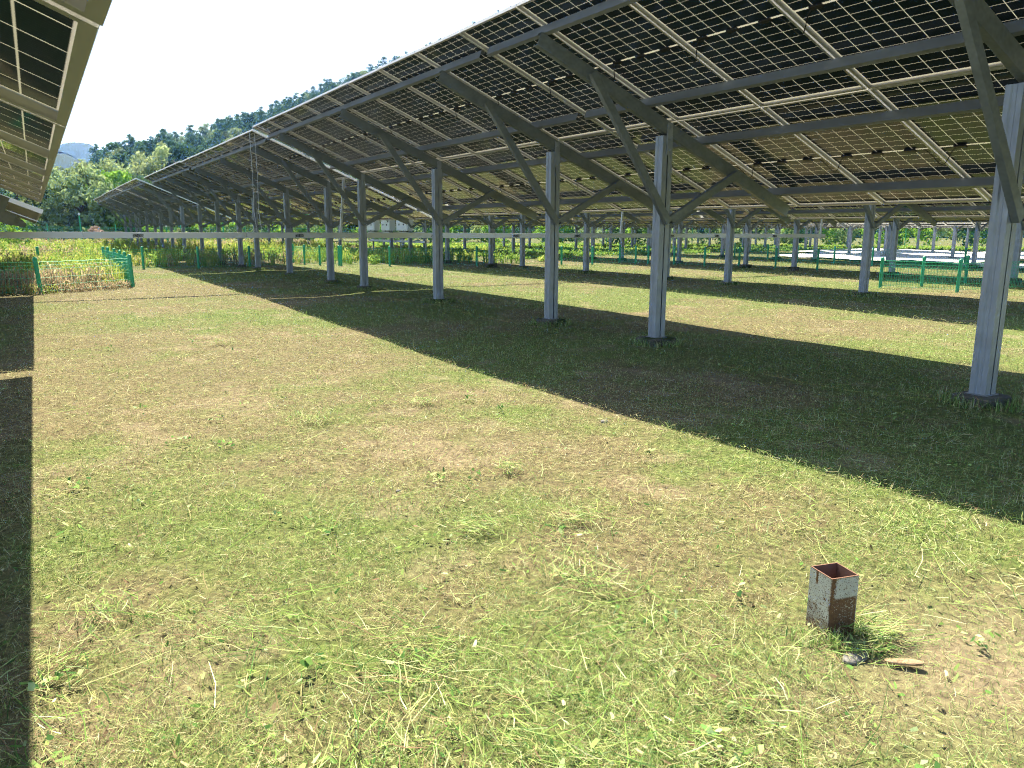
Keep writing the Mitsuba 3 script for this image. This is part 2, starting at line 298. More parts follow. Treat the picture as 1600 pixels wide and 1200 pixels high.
RAFTER = mikit.ply(prism(cpoly(.064, .134, .0035, .018), P(.30, -.06, -.192), P(4.25, -.06, -.192), EY, EN), 'mat_brace')
def brace_mesh(z0, x0, s1, y0):
    A = np.array([XP + x0, y0, z0]); Bq = P(s1, 0, -.20); Bq = np.array([Bq[0], y0, Bq[2]]); d = (Bq - A) / np.linalg.norm(Bq - A)
    return prism(cpoly(.056, .082, .003, .016), A - d * .05, Bq + d * .03, EY, np.cross(d, EY))
BRACE_U = mikit.ply(brace_mesh(1.44, -.01, .98, -.118), 'mat_brace')
BRACE_L = mikit.ply(brace_mesh(1.45, .10, 3.22, -.062 - .052), 'mat_brace')
def post_poly():  # C section with grooved web towards -x and the slit towards -y
    a, b, t = .07, .06, .004
    return [(-a, -b), (-.004, -b), (-.004, -b + t), (-a + t, -b + t), (-a + t, -.020), (-a + .014, -.010), (-a + .014, .010), (-a + t, .020), (-a + t, b - t), (a - t, b - t), (a - t, -b + t), (.010, -b + t), (.010, -b), (a, -b), (a, b), (-a, b), (-a, .024), (-a + .010, .012), (-a + .010, -.012), (-a, -.024)]
Z_AT = lambda x: ZU - (x - XU) * math.tan(TILT)
POST_TOP = Z_AT(XP) - .265 / CT
POST = mikit.ply(prism(post_poly(), (XP, 0, .10), (XP, 0, POST_TOP), (1, 0, 0), (0, 1, 0)), 'mat_galv')
PLATE = mikit.ply(merge([cbox(XP - .02, XP + .055, -.072, -.0645, POST_TOP - .20, POST_TOP + .13, .002)] + [tube([(XP + .018, -.088, POST_TOP + dz), (XP + .018, -.07, POST_TOP + dz)], .011, 6) for dz in (-.15, -.05, .08)]), 'mat_galv')
BASE = mikit.ply(cbox(XP - .085, XP + .085, -.08, .08, .131, .139, .002), 'mat_purlin')
foot_shapes = []
for k in range(3):
    fx, fy = .135 + .02 * k, .13 + .015 * k
    m = trimesh.Trimesh(*cbox(XP - fx, XP + fx, -fy, fy, -.12, .13, .015)).subdivide().subdivide()
    fv = np.array(m.vertices); fv += (meshkit.noise(fv * 14, k)[:, None] - .5) * .022 * (fv[:, 2:] < .12)
    foot_shapes.append(mikit.ply((fv, np.array(m.faces)), 'mat_concrete', smooth=40))
ORD = ['first', 'second', 'third', 'fourth', 'fifth', 'sixth', 'seventh', 'eighth', 'ninth', 'tenth']
PARTS = (.95, 4.45, 8.05)
def table(dx, y0, dz, row, k, detail=2, parts=PARTS):
    where = {-1: 'left edge row', 1: 'long row nearest the lawn'}.get(row, '%s row from the left' % ORD[row])
    near = 'nearest' if k == 0 else ORD[k] + ' along'
    key = thing('solar_table', 'tilted solar table on steel posts, %s in the %s' % (near, where), 'solar panels', 'solar tables of the ' + where)
    M0 = T().translate([dx, y0, dz])
    for s in PURLIN: part(key + '__purlin', moved(s, M0))
    for q, yp in enumerate(parts):
        zf = -dz if dz < 0 else 0
        M = T().translate([dx, y0 + yp, dz])
        part(key + '__post', moved(POST, M)); part(key + '__rafter', moved(RAFTER, M)); part(key + '__brace', moved(BRACE_U, M)); part(key + '__brace', moved(BRACE_L, M))
        MF = T().translate([dx, y0 + yp, 0]).rotate([0, 0, 1], 0)
        part(key + '__footing', moved(foot_shapes[(q + k) % 3], MF))
        if detail > 1:
            for cl in CLEATS: part(key + '__cleat', moved(cl, M))
        if detail: part(key + '__head_plate', moved(PLATE, M)); part(key + '__base_plate', moved(BASE, MF))
    if k and row in (-1, 1):
        part(key + '__end_highlight', moved(END_HIGHLIGHT, M0))  # painted bright edge on the near end, added to the table
    for j in range(2):
        for i in range(8):
            jit = (.004 if (j == 1 and i == 0) else 0.0) if (row == -1 and k == 0) else random.uniform(-.003, .003)
            o = ES * (j * (PL + .010) + jit) + EY * (i * PITCH_Y) + O
            M = T().translate((o + [dx, y0, dz]).tolist())
            pk = part(key + '__panel', moved(GLASS_MID if detail > 1 and y0 > 14 else (GLASS if detail > 1 else GLASS_FAR), M)); part(pk + '__frame', moved(FRAME, M))
            if detail:
                for q in (.2, .5, .8):
                    MJ = T().translate((o + [dx, y0, dz] + EY * PW * q + ES * PL / 2).tolist()); part(pk + '__junction_box', moved(JB, MJ))
            if detail > 1: part(pk + '__cable', moved(CABLE, M))
    return key
DX = 8.1
L0 = [(0.0, -.06), (9.54, -.165), (19.10, -.18)]
for k, (y, dz) in enumerate(L0): table(-DX + .026, y, dz, -1, k, 2 if k == 0 else 0)
R1 = [(-1.41, .0, 0), (7.825, 0, 0), (17.13, -.055, 0), (26.55, -.03, 0), (37.0, 0.0, -.17), (46.3, -.03, -.2), (55.7, -.05, -.16)]
for k, (y, dz, dx) in enumerate(R1): table(dx, y, dz, 1, k, 2 if k < 3 else (1 if k < 4 else 0))
PH = {2: 5.25, 3: 9.95, 4: 6.2, 5: 17.4, 6: 14.0, 7: 20.0}
for row in range(2, 8):
    k = 0; y = PH[row] - (TABLE if row == 3 else 0)
    while y < 52:
        table(DX * (row - 1), y, random.uniform(-.03, .03), row, k, 2 if row == 2 and k < 2 else (1 if row <= 3 and k < 3 else 0)); y += TABLE + .01; k += 1

# ------------------------------------------------------------------ rusty stub post, stones, wood chip
def stub_fn(p, n, uv):
    u, z = uv.x, uv.y                       # u runs round the four faces (0..4), z in metres
    sp = fbm(u * 34, z * 330, 2, 3); big = fbm(u * 5 + 9, z * 34, 5, 3)
    paint = mix((0.30, 0.315, 0.29), (0.44, 0.445, 0.41), big)
    rust = mix((0.06, 0.03, 0.016), (0.15, 0.078, 0.036), fbm(u * 22, z * 190, 7, 3))
    low = smoothstep(0.15, 0.02, z + (big - .5) * .16)
    patch = smoothstep(.0, .05, u - 2.02 - (sp - .5) * .16) * smoothstep(0.152, 0.144, z + (sp - .5) * .012) * smoothstep(3.02, 2.95, u)
    drip = smoothstep(.13, .05, dr.abs(u - 2.08 - (sp - .5) * .2)) * smoothstep(.02, .10, z)
    drip2 = smoothstep(.08, .03, dr.abs(u - 1.36 - (sp - .5) * .1)) * smoothstep(.17, .18, z)
    rim = smoothstep(.2165, .2185, z)
    speck = smoothstep(.66 - .16 * low, .70 - .12 * low, sp)
    return mix(paint, rust, dr.clip(patch * smoothstep(.30, .46, sp + .5 * big - .12) + drip + drip2 + rim + speck + low * low * .6, 0, 1))
mat('mat_stub', princ(proc(stub_fn), 0.7, 0.0, .3))
mat('mat_stub_inside', princ((0.16, 0.085, 0.06), 0.9))
SX, SY = np.array([.970, -.243, 0]), np.array([.243, .970, 0])   # the tube's two axes
C0 = np.array([2.14, 1.491, 0]); a = .0525; t = .0045
cs = [(-a, a), (-a, -a), (a, -a), (a, a)]                          # faces: 1 left, 2 front, 3 right, 0 back
vs, fs, uvs = [], [], []
ring = [(a, a), (-a, a), (-a, -a), (a, -a), (a, a)]
nz = np.array([-.15, 0, .11, .22])
for k in range(4):
    for z in nz:
        for e in (0, 1):
            q = ring[k + e]; vs.append(C0 + SX * q[0] + SY * q[1] + [0, 0, z]); uvs.append((k + e, z))
    for i in range(3):
        b = k * 8 + i * 2; fs += [[b, b + 1, b + 3], [b, b + 3, b + 2]]
key = thing('stub_post', 'short rusty square steel tube stub with flaking grey paint, standing in the lawn', 'post stub')
part(key + '__tube', mikit.ply((np.array(vs), np.array(fs)), 'mat_stub', uv=np.array(uvs)))
inn = []; b = a - t
for k in range(4):
    ri = [(b, b), (-b, b), (-b, -b), (b, -b), (b, b)]
    q0, q1 = ri[k], ri[k + 1]; o0, o1 = ring[k], ring[k + 1]
    W = lambda q, z: C0 + SX * q[0] + SY * q[1] + [0, 0, z]
    inn.append((np.array([W(q0, -.1), W(q1, -.1), W(q1, .22), W(q0, .22)]), np.array([[0, 1, 2], [0, 2, 3]])))
    inn.append((np.array([W(o0, .22), W(o1, .22), W(q1, .22), W(q0, .22)]), np.array([[0, 1, 2], [0, 2, 3]])))
part(key + '__inner_wall', mikit.ply(merge(inn), 'mat_stub_inside'))
def stone_fn(p, n, uv): return mix((0.10, 0.10, 0.10), (0.22, 0.215, 0.21), fbm(p.x * 60, p.y * 60, p.z * 60, 3))
mat('mat_stone', princ(proc(stone_fn), 0.9))
def rock(c, r, seed):
    m = trimesh.creation.icosphere(3, 1.0); v = np.array(m.vertices)
    v = v * (0.78 + .5 * meshkit.fbm(v * 1.6 + seed, 3, seed)[:, None]); v = np.sign(v) * np.abs(v) ** .85
    return v * np.asarray(r) + np.asarray(c), np.array(m.faces)
def one(name, shape, label, cat, group=None):
    key = thing(name, label, cat, group); scene[key] = shape; return key
one('stone', mikit.ply(rock((2.06, 1.335, .012), (.05, .026, .010), 3), 'mat_stone', smooth=50), 'flat grey stone lying in front of the rusty stub post', 'stone')
for i, (px, py, r_) in enumerate([(3.3, 4.2, .03), (1.45, 3.5, .014)]):
    one('stone', mikit.ply(rock((px, py, float(gz(px, py)) + .006), (r_, r_ * .7, r_ * .4), 10 + i), 'mat_stone', smooth=50), ['grey stone in the shade of the long row', 'small stone in the middle of the lawn'][i], 'stone')
def wood_fn(p, n, uv): return mix((0.16, 0.105, 0.065), (0.32, 0.225, 0.14), fbm(p.x * 30, p.y * 120, p.z * 60, 3))
mat('mat_wood', princ(proc(wood_fn), 0.85))
v, f = rock((0, 0, 0), (.055, .016, .006), 8); ca, sa = math.cos(-.9), math.sin(-.9)
v = np.stack([v[:, 0] * ca - v[:, 1] * sa + 2.14, v[:, 0] * sa + v[:, 1] * ca + 1.225, v[:, 2] + .028 + v[:, 0] * .12], -1)
one('bark_chip', mikit.ply((v, f), 'mat_wood', smooth=50), 'curled brown bark chip to the right below the rusty stub post', 'bark')
# grass and weeds crowding round the stub and the footings
def tuft(cx, cy, rad, n, h0, h1, g=.8, w=(.002, .004)):
    a = rng.uniform(0, 2 * np.pi, n); r = rad * np.sqrt(rng.uniform(.4, 1.0, n)); x = cx + r * np.cos(a); y = cy + r * np.sin(a)
    return blades(x, y, rng.uniform(h0, h1, n), rng.uniform(*w, n), rng.uniform(0, 2 * np.pi, n), rng.uniform(.1, .8, n), rng.uniform(.1, .9, n), pick(n, g))
tf = [tuft(2.13, 1.39, .09, 520, .03, .085), tuft(2.22, 1.47, .07, 200, .03, .07), tuft(2.02, 1.49, .05, 120, .02, .05)]
for yb in (3.04, 6.64, 8.77, 12.27, 15.87, 18.07, 21.57, 25.17, 27.5): tf.append(tuft(XP, yb, .30, 500, .04, .12, .75, (.004, .008)))
for yb in (6.2, 9.7, 13.3, 15.5, 19.0, 22.6): tf.append(tuft(XP + DX, yb, .30, 300, .05, .14, .75, (.006, .012)))
v, f, c = cat(*tf); stuff('grass_tufts', mikit.ply((v, f), 'mat_grass', color=c), 'longer green grass growing round the stub post and the post footings', 'grass')

# ------------------------------------------------------------------ cable tray across the rows, hanger struts, cables
key = thing('cable_tray', 'long straight grey steel cable tray crossing the rows at eye height', 'cable tray')
YT, ZT0, ZT1 = 17.02, 1.12, 1.232
xs_ = [-5.2, -2.2, .8, 3.8, 6.8, 9.8, 12.8, 15.8, 18.8, 22.35]
for i in range(len(xs_) - 1): part(key + '__tray_length', mikit.ply(prism([(0, ZT0 + .002 * (i % 2)), (.10, ZT0), (.10, ZT1 + .001 * (i % 2)), (0, ZT1)], (xs_[i] + .003, YT, 0), (xs_[i + 1] - .003, YT, 0), (0, 1, 0), (0, 0, 1)), 'mat_tray'))
for i in range(len(xs_) - 1): part(key + '__lid', mikit.ply(prism([(-.006, ZT1 - .014), (.106, ZT1 - .014), (.106, ZT1 + .006), (-.006, ZT1 + .006)], (xs_[i] + .008, YT, 0), (xs_[i + 1] - .008, YT, 0), (0, 1, 0), (0, 0, 1)), 'mat_tray'))
for x in (1.75, 4.92, 8.15, 10.4, 12.3, 15.6, 17.4, 19.9):
    tp = [tube([(x + dx_ - .05, YT - .008, ZT0 + .02 + .02 * q), (x + dx_, YT - .014, ZT0 + .035 + .02 * q), (x + dx_ + .06, YT - .008, ZT0 + .02 + .026 * q)], .006, 5) for q in range(3) for dx_ in (-.05, .03)]
    part(key + '__tie_wire', mikit.ply(merge(tp), 'mat_black'))
for x, x2, z1 in ((5.87, 6.0, Z_AT(6.0) - .14), (13.85, 13.95, Z_AT(13.95 - DX) - .14), (22.27, 22.30, Z_AT(22.3 - 2 * DX) - .14), (-2.2, -2.15, Z_AT(-2.15 + DX) - .2)):
    part(key + '__hanger', mikit.ply(prism(cpoly(.045, .05, .003, .012), (x, YT + .12, 1.08), (x2, YT + .12, z1), (0, 1, 0), (1, 0, 0)), 'mat_tray'))
for i, x in enumerate((4.06, 4.16)):
    one('hanging_cable', mikit.ply(tube([(x, 17.35, 3.30), (x + .01, 17.33, 2.4), (x - .015, 17.3, 1.7), (x + .01, 17.22, 1.24)], .007, 5), 'mat_tray'), 'thin pale cable hanging from a solar table to the cable tray, %s of a pair' % ('left' if i == 0 else 'right'), 'cable')
# inverter cabinets on their rack behind the second row
key = thing('cabinet_rack', 'horizontal steel rails carrying the white cabinets between two posts', 'rack')
for z in (.80, 1.17): part(key + '__rail', mikit.ply(prism(cpoly(.05, .09, .003, .015), (14.16, 30.6, z), (14.16, 37.2, z), (1, 0, 0), (0, 0, 1)), 'mat_tray'))
for y in (30.7, 33.4, 36.8): part(key + '__upright', mikit.ply(prism(cpoly(.05, .05, .003, .012), (14.23, y, 0), (14.23, y, 1.7), (1, 0, 0), (0, 1, 0)), 'mat_galv'))
for i, (y0_, y1_) in enumerate(((31.7, 32.95), (33.7, 34.75), (35.6, 36.7))):
    key = thing('inverter_cabinet', 'white metal equipment cabinet on rails, %s of three' % ['nearest', 'middle', 'farthest'][i], 'cabinet', 'white cabinets on the rack')
    part(key + '__body', mikit.ply(cbox(13.86, 14.15, y0_, y1_, 1.26, 1.80, .01), 'mat_white'))
    part(key + '__door', mikit.ply(cbox(13.843, 13.858, y0_ + .04, y1_ - .04, 1.29, 1.77, .004), 'mat_white'))
    for q in (.3, .7): part(key + '__handle', mikit.ply(cbox(13.815, 13.842, y0_ + q * (y1_ - y0_) - .03, y0_ + q * (y1_ - y0_) + .03, 1.50, 1.56, .004), 'mat_black'))
    part(key + '__gland_plate', mikit.ply(cbox(13.9, 14.1, y0_ + .2, y1_ - .2, 1.215, 1.262, .003), 'mat_black'))

# ------------------------------------------------------------------ green mesh fences
def capped(h, r=.04): return [(r, -.1), (r, h - .05), (r + .004, h - .05), (r + .004, h - .015), (r * .8, h + .008), (r * .35, h + .018), (.0005, h + .02)]
FP = lathe(capped(.72), n=10)
FPs = mikit.ply(FP, 'mat_green', smooth=50)
def span_mesh(A, B, h=.64, r=.0034):
    A, B = np.array([*A, 0.]), np.array([*B, 0.]); L = np.linalg.norm(B - A); d = (B - A) / L; nrm = np.array([-d[1], d[0], 0]); out = []
    def wire(P0, P1, rr):
        t_ = (P1 - P0) / np.linalg.norm(P1 - P0); a_ = np.cross(t_, [0.3, .5, .8]); a_ /= np.linalg.norm(a_); b_ = np.cross(t_, a_)
        v = np.array([P + rr * (math.cos(q) * a_ + math.sin(q) * b_) for P in (P0, P1) for q in (0, 2.094, 4.189)])
        out.append((v, np.array([[0, 1, 4], [0, 4, 3], [1, 2, 5], [1, 5, 4], [2, 0, 3], [2, 3, 5]])))
    up = np.array([0, 0, 1.0])
    for z, off, rr in ((h, 0, .007), (h - .07, .035, .004), (h - .14, 0, .0045), (h - .31, 0, .0035), (h - .46, 0, .0035), (.06, 0, .004)):
        wire(A + up * z + nrm * off, B + up * z + nrm * off, rr)
    for k in range(1, int(L / .065)):
        q = A + d * (k * .065); wire(q + up * .03, q + up * (h - .14), r); wire(q + up * (h - .14), q + up * (h - .07) + nrm * .035, r); wire(q + up * (h - .07) + nrm * .035, q + up * h, r)
    return merge(out)
def fence(pts, label, group=None, scale=1.0, lean={}):
    key = thing('mesh_fence', label, 'fence', 'low green mesh fences')
    for i, (x, y) in enumerate(pts):
        M = T().translate([x, y, float(gz(x, y))]).scale([1, 1, scale])
        if i in lean: M = M.rotate([0, 1, 0], lean[i])
        part(key + '__post', moved(FPs, M))
    for i in range(len(pts) - 1): part(key + '__mesh_panel', mikit.ply(span_mesh(pts[i], pts[i + 1], .64 * scale), 'mat_wire'))
fence([(-3.1, 17.9), (-1.2, 18.05), (.02, 18.26), (1.83, 19.75), (1.87, 21.6), (1.90, 23.2), (1.90, 24.9), (1.86, 26.6), (1.82, 27.9)], 'low green mesh fence round the weed bed at the left of the lawn', lean={2: -4, 3: -2})
fence([(-2.5, 28.1), (.05, 28.2), (2.95, 28.0), (4.6, 27.8), (6.35, 28.2), (8.0, 28.9)], 'low green mesh fence running behind the left weed bed', )
fence([(8.8, 31.5), (8.75, 29.8), (9.0, 28.7), (9.5, 28.0)], 'short run of green fence with four posts, seen left of the cabinets')
fence([(9.55, 27.9), (11.15, 27.2), (12.7, 26.4), (14.1, 25.9), (15.9, 25.6), (17.6, 25.4), (18.8, 25.0), (20.5, 24.4)], 'green mesh fence in front of the white cabinets, behind the second row')
fence([(20.9, 25.9), (20.9, 24.1), (21.35, 23.1), (21.7, 21.8), (22.8, 21.1), (22.95, 19.5), (23.2, 17.9), (23.85, 16.6)], 'green mesh fence along the third row of solar tables')
fence([(20.9, 11.5), (18.7, 11.35), (17.26, 11.5), (17.40, 9.73), (19.4, 9.7), (21.4, 9.7), (23.4, 9.7)], 'green mesh enclosure at the right, nearest green fence to the large post', lean={3: 2})
fence([(31.5, 14.6), (30.7, 17.0), (28.3, 19.3), (28.5, 21.2), (28.8, 23.3), (30.0, 26.0), (31.5, 29.5)], 'green mesh fence in front of the white ground sheets')
fence([(-14, 74), (-9, 74), (-4, 74.5), (1, 75), (6, 75), (11, 74), (16, 72), (21, 70), (27, 68), (33, 66), (39, 63), (46, 59), (53, 55), (60, 49), (66, 42), (72, 34), (77, 27)], 'far green boundary fence in front of the trees and brush', scale=2.2)
for (x, y, h_) in ((3.6, 79, 2.55), (8.3, 62, 1.55), (-1.0, 70, 1.6), (13.0, 66, 2.2)):
    key = thing('green_pole', 'slender green pole with a white cap, %s' % {3.6: 'tallest, before the dark trees', 8.3: 'beyond the far end of the long row', -1.0: 'at the far left', 13.0: 'between the rows'}[x], 'pole')
    part(key + '__shaft', mikit.ply(tube([(x, y, -.1), (x - .05, y, h_)], .06, 8), 'mat_green')); part(key + '__cap', mikit.ply(lathe([(.07, h_ - .15), (.08, h_ - .02), (.05, h_ + .06), (.001, h_ + .07)], (x - .05, y, 0)), 'mat_white', smooth=40))

# ------------------------------------------------------------------ white ground sheets under the far rows
def sheet_fn(p, n, uv): return mix((0.50, 0.53, 0.55), (0.70, 0.72, 0.73), fbm(p.x * .8, p.y * .8, 0, 3))
mat('mat_sheet', princ(proc(sheet_fn), 0.55))
def sheet(A, B, C, D, nu=30, nv=14, seed=0):
    A, B, C, D = (np.array(q, float) for q in (A, B, C, D)); u, w = np.meshgrid(np.linspace(0, 1, nu), np.linspace(0, 1, nv), indexing='ij'); u, w = u[..., None], w[..., None]
    q = (A * (1 - u) + B * u) * (1 - w) + (D * (1 - u) + C * u) * w; q = q.reshape(-1, 2)
    q = q + (meshkit.noise(np.c_[q * .4, 0 * q[:, :1]], seed)[:, None] - .5) * .9
    z = gz(q[:, 0], q[:, 1]) + .05 + .22 * meshkit.fbm(np.c_[q * .45, 0 * q[:, :1]], 3, seed) ** 2
    i, j = np.meshgrid(np.arange(nu - 1), np.arange(nv - 1), indexing='ij'); a_ = i * nv + j
    return np.c_[q, z], np.stack([a_, a_ + nv, a_ + nv + 1, a_ + 1], -1).reshape(-1, 4)
for i, (q, lb) in enumerate([(((29.8, 10), (30.6, 17.6), (34.2, 17.6), (34, 10)), 'nearest'), (((31.5, 18.2), (33, 28), (40.5, 31), (41, 18)), 'middle'), (((41.5, 19), (41.2, 34), (52, 36), (53, 22)), 'farthest')]):
    one('ground_sheet', mikit.ply(sheet(*q, seed=i), 'mat_sheet', smooth=True), 'wrinkled white plastic ground sheet under the right-hand rows, %s of three' % lb, 'ground sheet', 'white ground sheets')

# ------------------------------------------------------------------ hill, far ridge, forest
def hz(X, Y):
    h = 83 * np.exp(-((X - 215.7) / 137.5) ** 2 - ((Y - 266.6) / 107.9) ** 2) + 7.6 * np.exp(-((X - 77.2) / 146.4) ** 2 - ((Y - 252.1) / 76.9) ** 2)
    return h + np.clip(np.hypot(X, Y) - 130, 0, 60) / 60 * (meshkit.fbm(np.stack([X, Y, 0 * X], -1) * .03, 3, 4) - .5) * 5
def hill_fn(p, n, uv): return mix((0.03, 0.05, 0.015), (0.08, 0.10, 0.03), fbm(p.x * .15, p.y * .15, 0, 3))
mat('mat_hill', princ(proc(hill_fn), 0.95, spec=.1))
hv, hf = grid(np.linspace(-140, 620, 96), np.linspace(112, 640, 67), lambda X, Y: hz(X, Y) - .6 - 3 * (Y < 120))
struct('hill', mikit.ply((hv, hf), 'mat_hill', smooth=True), 'wooded hillside rising to the right behind the solar farm')
def ridge(xs, y0, dep, top, seed):
    ys = np.linspace(y0 - dep, y0 + dep, 15)
    return grid(xs, ys, lambda X, Y: (np.interp(X, xs, top) + (meshkit.fbm(np.stack([X * .02, Y * .02, 0 * X], -1), 4, seed) - .5) * 9 + (meshkit.noise(np.stack([X * .14, Y * .14, 0 * X], -1), seed) - .5) * 4.5) * np.clip(1 - np.abs((Y - y0) / dep) ** 1.6, 0, 1) - 2)
def ridge_fn(p, n, uv): return mix((0.018, 0.032, 0.02), (0.04, 0.06, 0.035), fbm(p.x * .06, p.y * .06, p.z * .06, 4))
mat('mat_ridge', princ(proc(ridge_fn), 0.95, spec=.1))
xr = np.linspace(-560, 560, 141)
struct('ridge', mikit.ply(ridge(xr * 1.5, 1350, 260, 80 + 40 * np.exp(-((xr * 1.5 - 76) / 52) ** 2) + 14 * np.exp(-((xr * 1.5 - 28) / 68) ** 2), 31), 'mat_ridge', smooth=True), 'distant blue wooded ridge')
struct('ridge_001', mikit.ply(ridge(xr * .8, 700, 130, 34 + 25 * np.exp(-((xr * .8 - 20) / 27) ** 2), 33), 'mat_ridge', smooth=True), 'nearer hazy wooded ridge')
def leaves(c, r, n, size, col, seed, clumps=26, flat=.75, shell=.55, spread=.30, tints=(.72, 1.22)):
    """leaf quads in clumps through a crown of centre c, radii r"""
    g = np.random.default_rng(seed); d = g.normal(size=(clumps, 3)); d /= np.linalg.norm(d, axis=1, keepdims=True)
    cc = d * (shell + (1 - shell) * g.random((clumps, 1))) ; cs_ = g.uniform(.7, 1.25, clumps); tint = g.uniform(*tints, clumps)
    k = g.integers(0, clumps, n); e = g.normal(size=(n, 3)); e /= np.linalg.norm(e, axis=1, keepdims=True)
    q = cc[k] + e * (spread * cs_[k] * g.random(n) ** .4)[:, None] * [1, 1, flat]
    pos = np.asarray(c) + q * np.asarray(r)
    nn = e + g.normal(size=(n, 3)) * .7 + [0, 0, .35]; nn /= np.linalg.norm(nn, axis=1, keepdims=True)
    a_ = np.cross(nn, g.normal(size=(n, 3))); a_ /= np.linalg.norm(a_, axis=1, keepdims=True); b_ = np.cross(nn, a_)
    s = size * g.uniform(.6, 1.4, n)[:, None]
    v = np.stack([pos - a_ * s, pos - b_ * s * .55, pos + a_ * s, pos + b_ * s * .55], 1).reshape(-1, 3)
    f = (np.arange(n) * 4)[:, None, None] + np.array([[0, 1, 2], [0, 2, 3]])[None]
    col = np.asarray(col)[g.integers(0, len(col), n)] * tint[k][:, None] * g.uniform(.85, 1.15, (n, 1))
    return v, f.reshape(-1, 3), np.repeat(np.clip(col, 0, .8), 4, 0)
BROAD = [[.25, .34, .16], [.30, .39, .19], [.20, .28, .13]]
PALE = [[.33, .41, .20], [.39, .46, .24], [.27, .35, .17]]
BRIGHT = [[.21, .38, .06], [.27, .43, .08], [.17, .32, .05]]
DARK = [[.08, .15, .075], [.10, .18, .085], [.065, .13, .065]]
PINE = [[.055, .12, .075], [.07, .145, .085], [.09, .165, .09]]
def trunk(x, y, z, h, r, seed, limbs=5):
    g = np.random.default_rng(seed); out = [tube([(x, y, z - .3), (x + g.uniform(-.2, .2), y, z + h * .35), (x + g.uniform(-.4, .4), y + g.uniform(-.3, .3), z + h * .8)], np.array([r, r * .75, r * .35]), 7)]
    for i in range(limbs):
        a_ = g.uniform(0, 6.28); z0 = z + h * g.uniform(.3, .65); L = h * g.uniform(.2, .38)
        out.append(tube([(x, y, z0), (x + L * .5 * math.cos(a_), y + L * .5 * math.sin(a_), z0 + L * .45), (x + L * math.cos(a_), y + L * math.sin(a_), z0 + L * .7)], np.array([r * .45, r * .3, r * .12]), 5))
    return merge(out)
def tree(name, label, ctg, x, y, h, rad, col, seed, n=2600, size=.20, low=.18, group=None, **k):
    key = thing(name, label, ctg, group); z = float(hz(np.array([x]), np.array([y]))[0]) if y > 115 else 0.0
    ch = h * (1 - low)
    part(key + '__trunk', mikit.ply(trunk(x, y, z, h, .045 * h ** .8, seed), 'mat_bark', smooth=40))
    v, f, c = leaves((x, y, z + h - ch / 2), (rad, rad, ch / 2), n, size, col, seed, **k)
    part(key + '__crown', mikit.ply((v, f), 'mat_leaf', color=c))
deg = lambda a_, d_: (d_ * math.sin(math.radians(a_)), d_ * math.cos(math.radians(a_)))
spots = [(-2.4, 92, 7.0, 3.4, BROAD), (-.7, 88, 6.2, 3.2, DARK), (.6, 95, 6.4, 3.6, PALE), (1.5, 86, 6.7, 3.2, BROAD), (2.15, 93, 7.4, 3.8, PALE), (2.7, 84, 6.4, 3.0, BROAD), (3.35, 95, 7.8, 3.8, PALE), (3.4, 83, 6.6, 3.0, BROAD),
         (4.35, 84, 6.8, 2.3, BRIGHT), (4.2, 98, 8.1, 3.4, PALE), (5.1, 90, 6.2, 2.6, DARK), (5.3, 100, 9.0, 3.4, BROAD), (5.0, 82, 5.4, 2.2, BRIGHT), (6.2, 99, 8.7, 3.6, PALE), (6.9, 92, 7.2, 3.2, DARK), (7.6, 101, 11.2, 3.8, PALE), (8.9, 98, 10.6, 3.6, PALE), (9.0, 88, 7.0, 3, DARK), (10.4, 96, 9.5, 3.6, BROAD), (12.2, 94, 8.5, 3.4, DARK), (14, 92, 8.0, 3.6, BROAD), (16, 90, 7.5, 3.4, BRIGHT), (18.2, 92, 8.0, 3.8, BROAD), (20.5, 90, 7.5, 3.6, DARK), (23, 92, 8.0, 4, BROAD), (26, 90, 7.0, 3.8, BRIGHT), (29, 92, 7.5, 4, BROAD)]
nm_ = {id(BROAD): 'mid green', id(PALE): 'pale yellow-green', id(DARK): 'dark green', id(BRIGHT): 'bright green'}
cnt = {}
for i, (a_, d_, h_, r_, col) in enumerate(spots):
    k = nm_[id(col)]; cnt[k] = cnt.get(k, 0) + 1; xx, yy = deg(a_, d_)
    tree('broadleaf_tree', '%s rounded broadleaf tree behind the field, %s of that colour from the left' % (k, ORD[min(cnt[k], 10) - 1]), 'tree', xx, yy, h_, r_, col, 100 + i, n=2600 if a_ < 10 else 1300, size=.21 if a_ < 10 else .28, low=.10, group='broadleaf trees behind the field')
for i, (a_, d_, h_, r_) in enumerate([(2.2, 150, 7.5, 2.4), (5.05, 135, 11.2, 2.3), (6.2, 132, 10.2, 2.6), (6.9, 138, 12.0, 2.4), (7.9, 134, 10.8, 2.7), (8.7, 136, 12.2, 2.8), (9.6, 140, 11.0, 2.6), (10.6, 142, 11.5, 2.6), (4.3, 140, 8.4, 2.3), (3.4, 138, 6.8, 2.2)]):
    xx, yy = deg(a_, d_)
    tree('pine_tree', ['lone dark pine with a flat crown at the left against the blue ridge'][0] if i == 0 else 'dark spreading pine on the lower hillside, %s of the pines behind the pale broadleaf trees' % ORD[i], 'tree', xx, yy, h_, r_, PINE, 300 + i, n=2200, size=.24, low=.55 if i == 0 else .2, group=None if i == 0 else 'dark pines on the lower hillside', clumps=18, flat=.35, shell=.4, spread=.42)
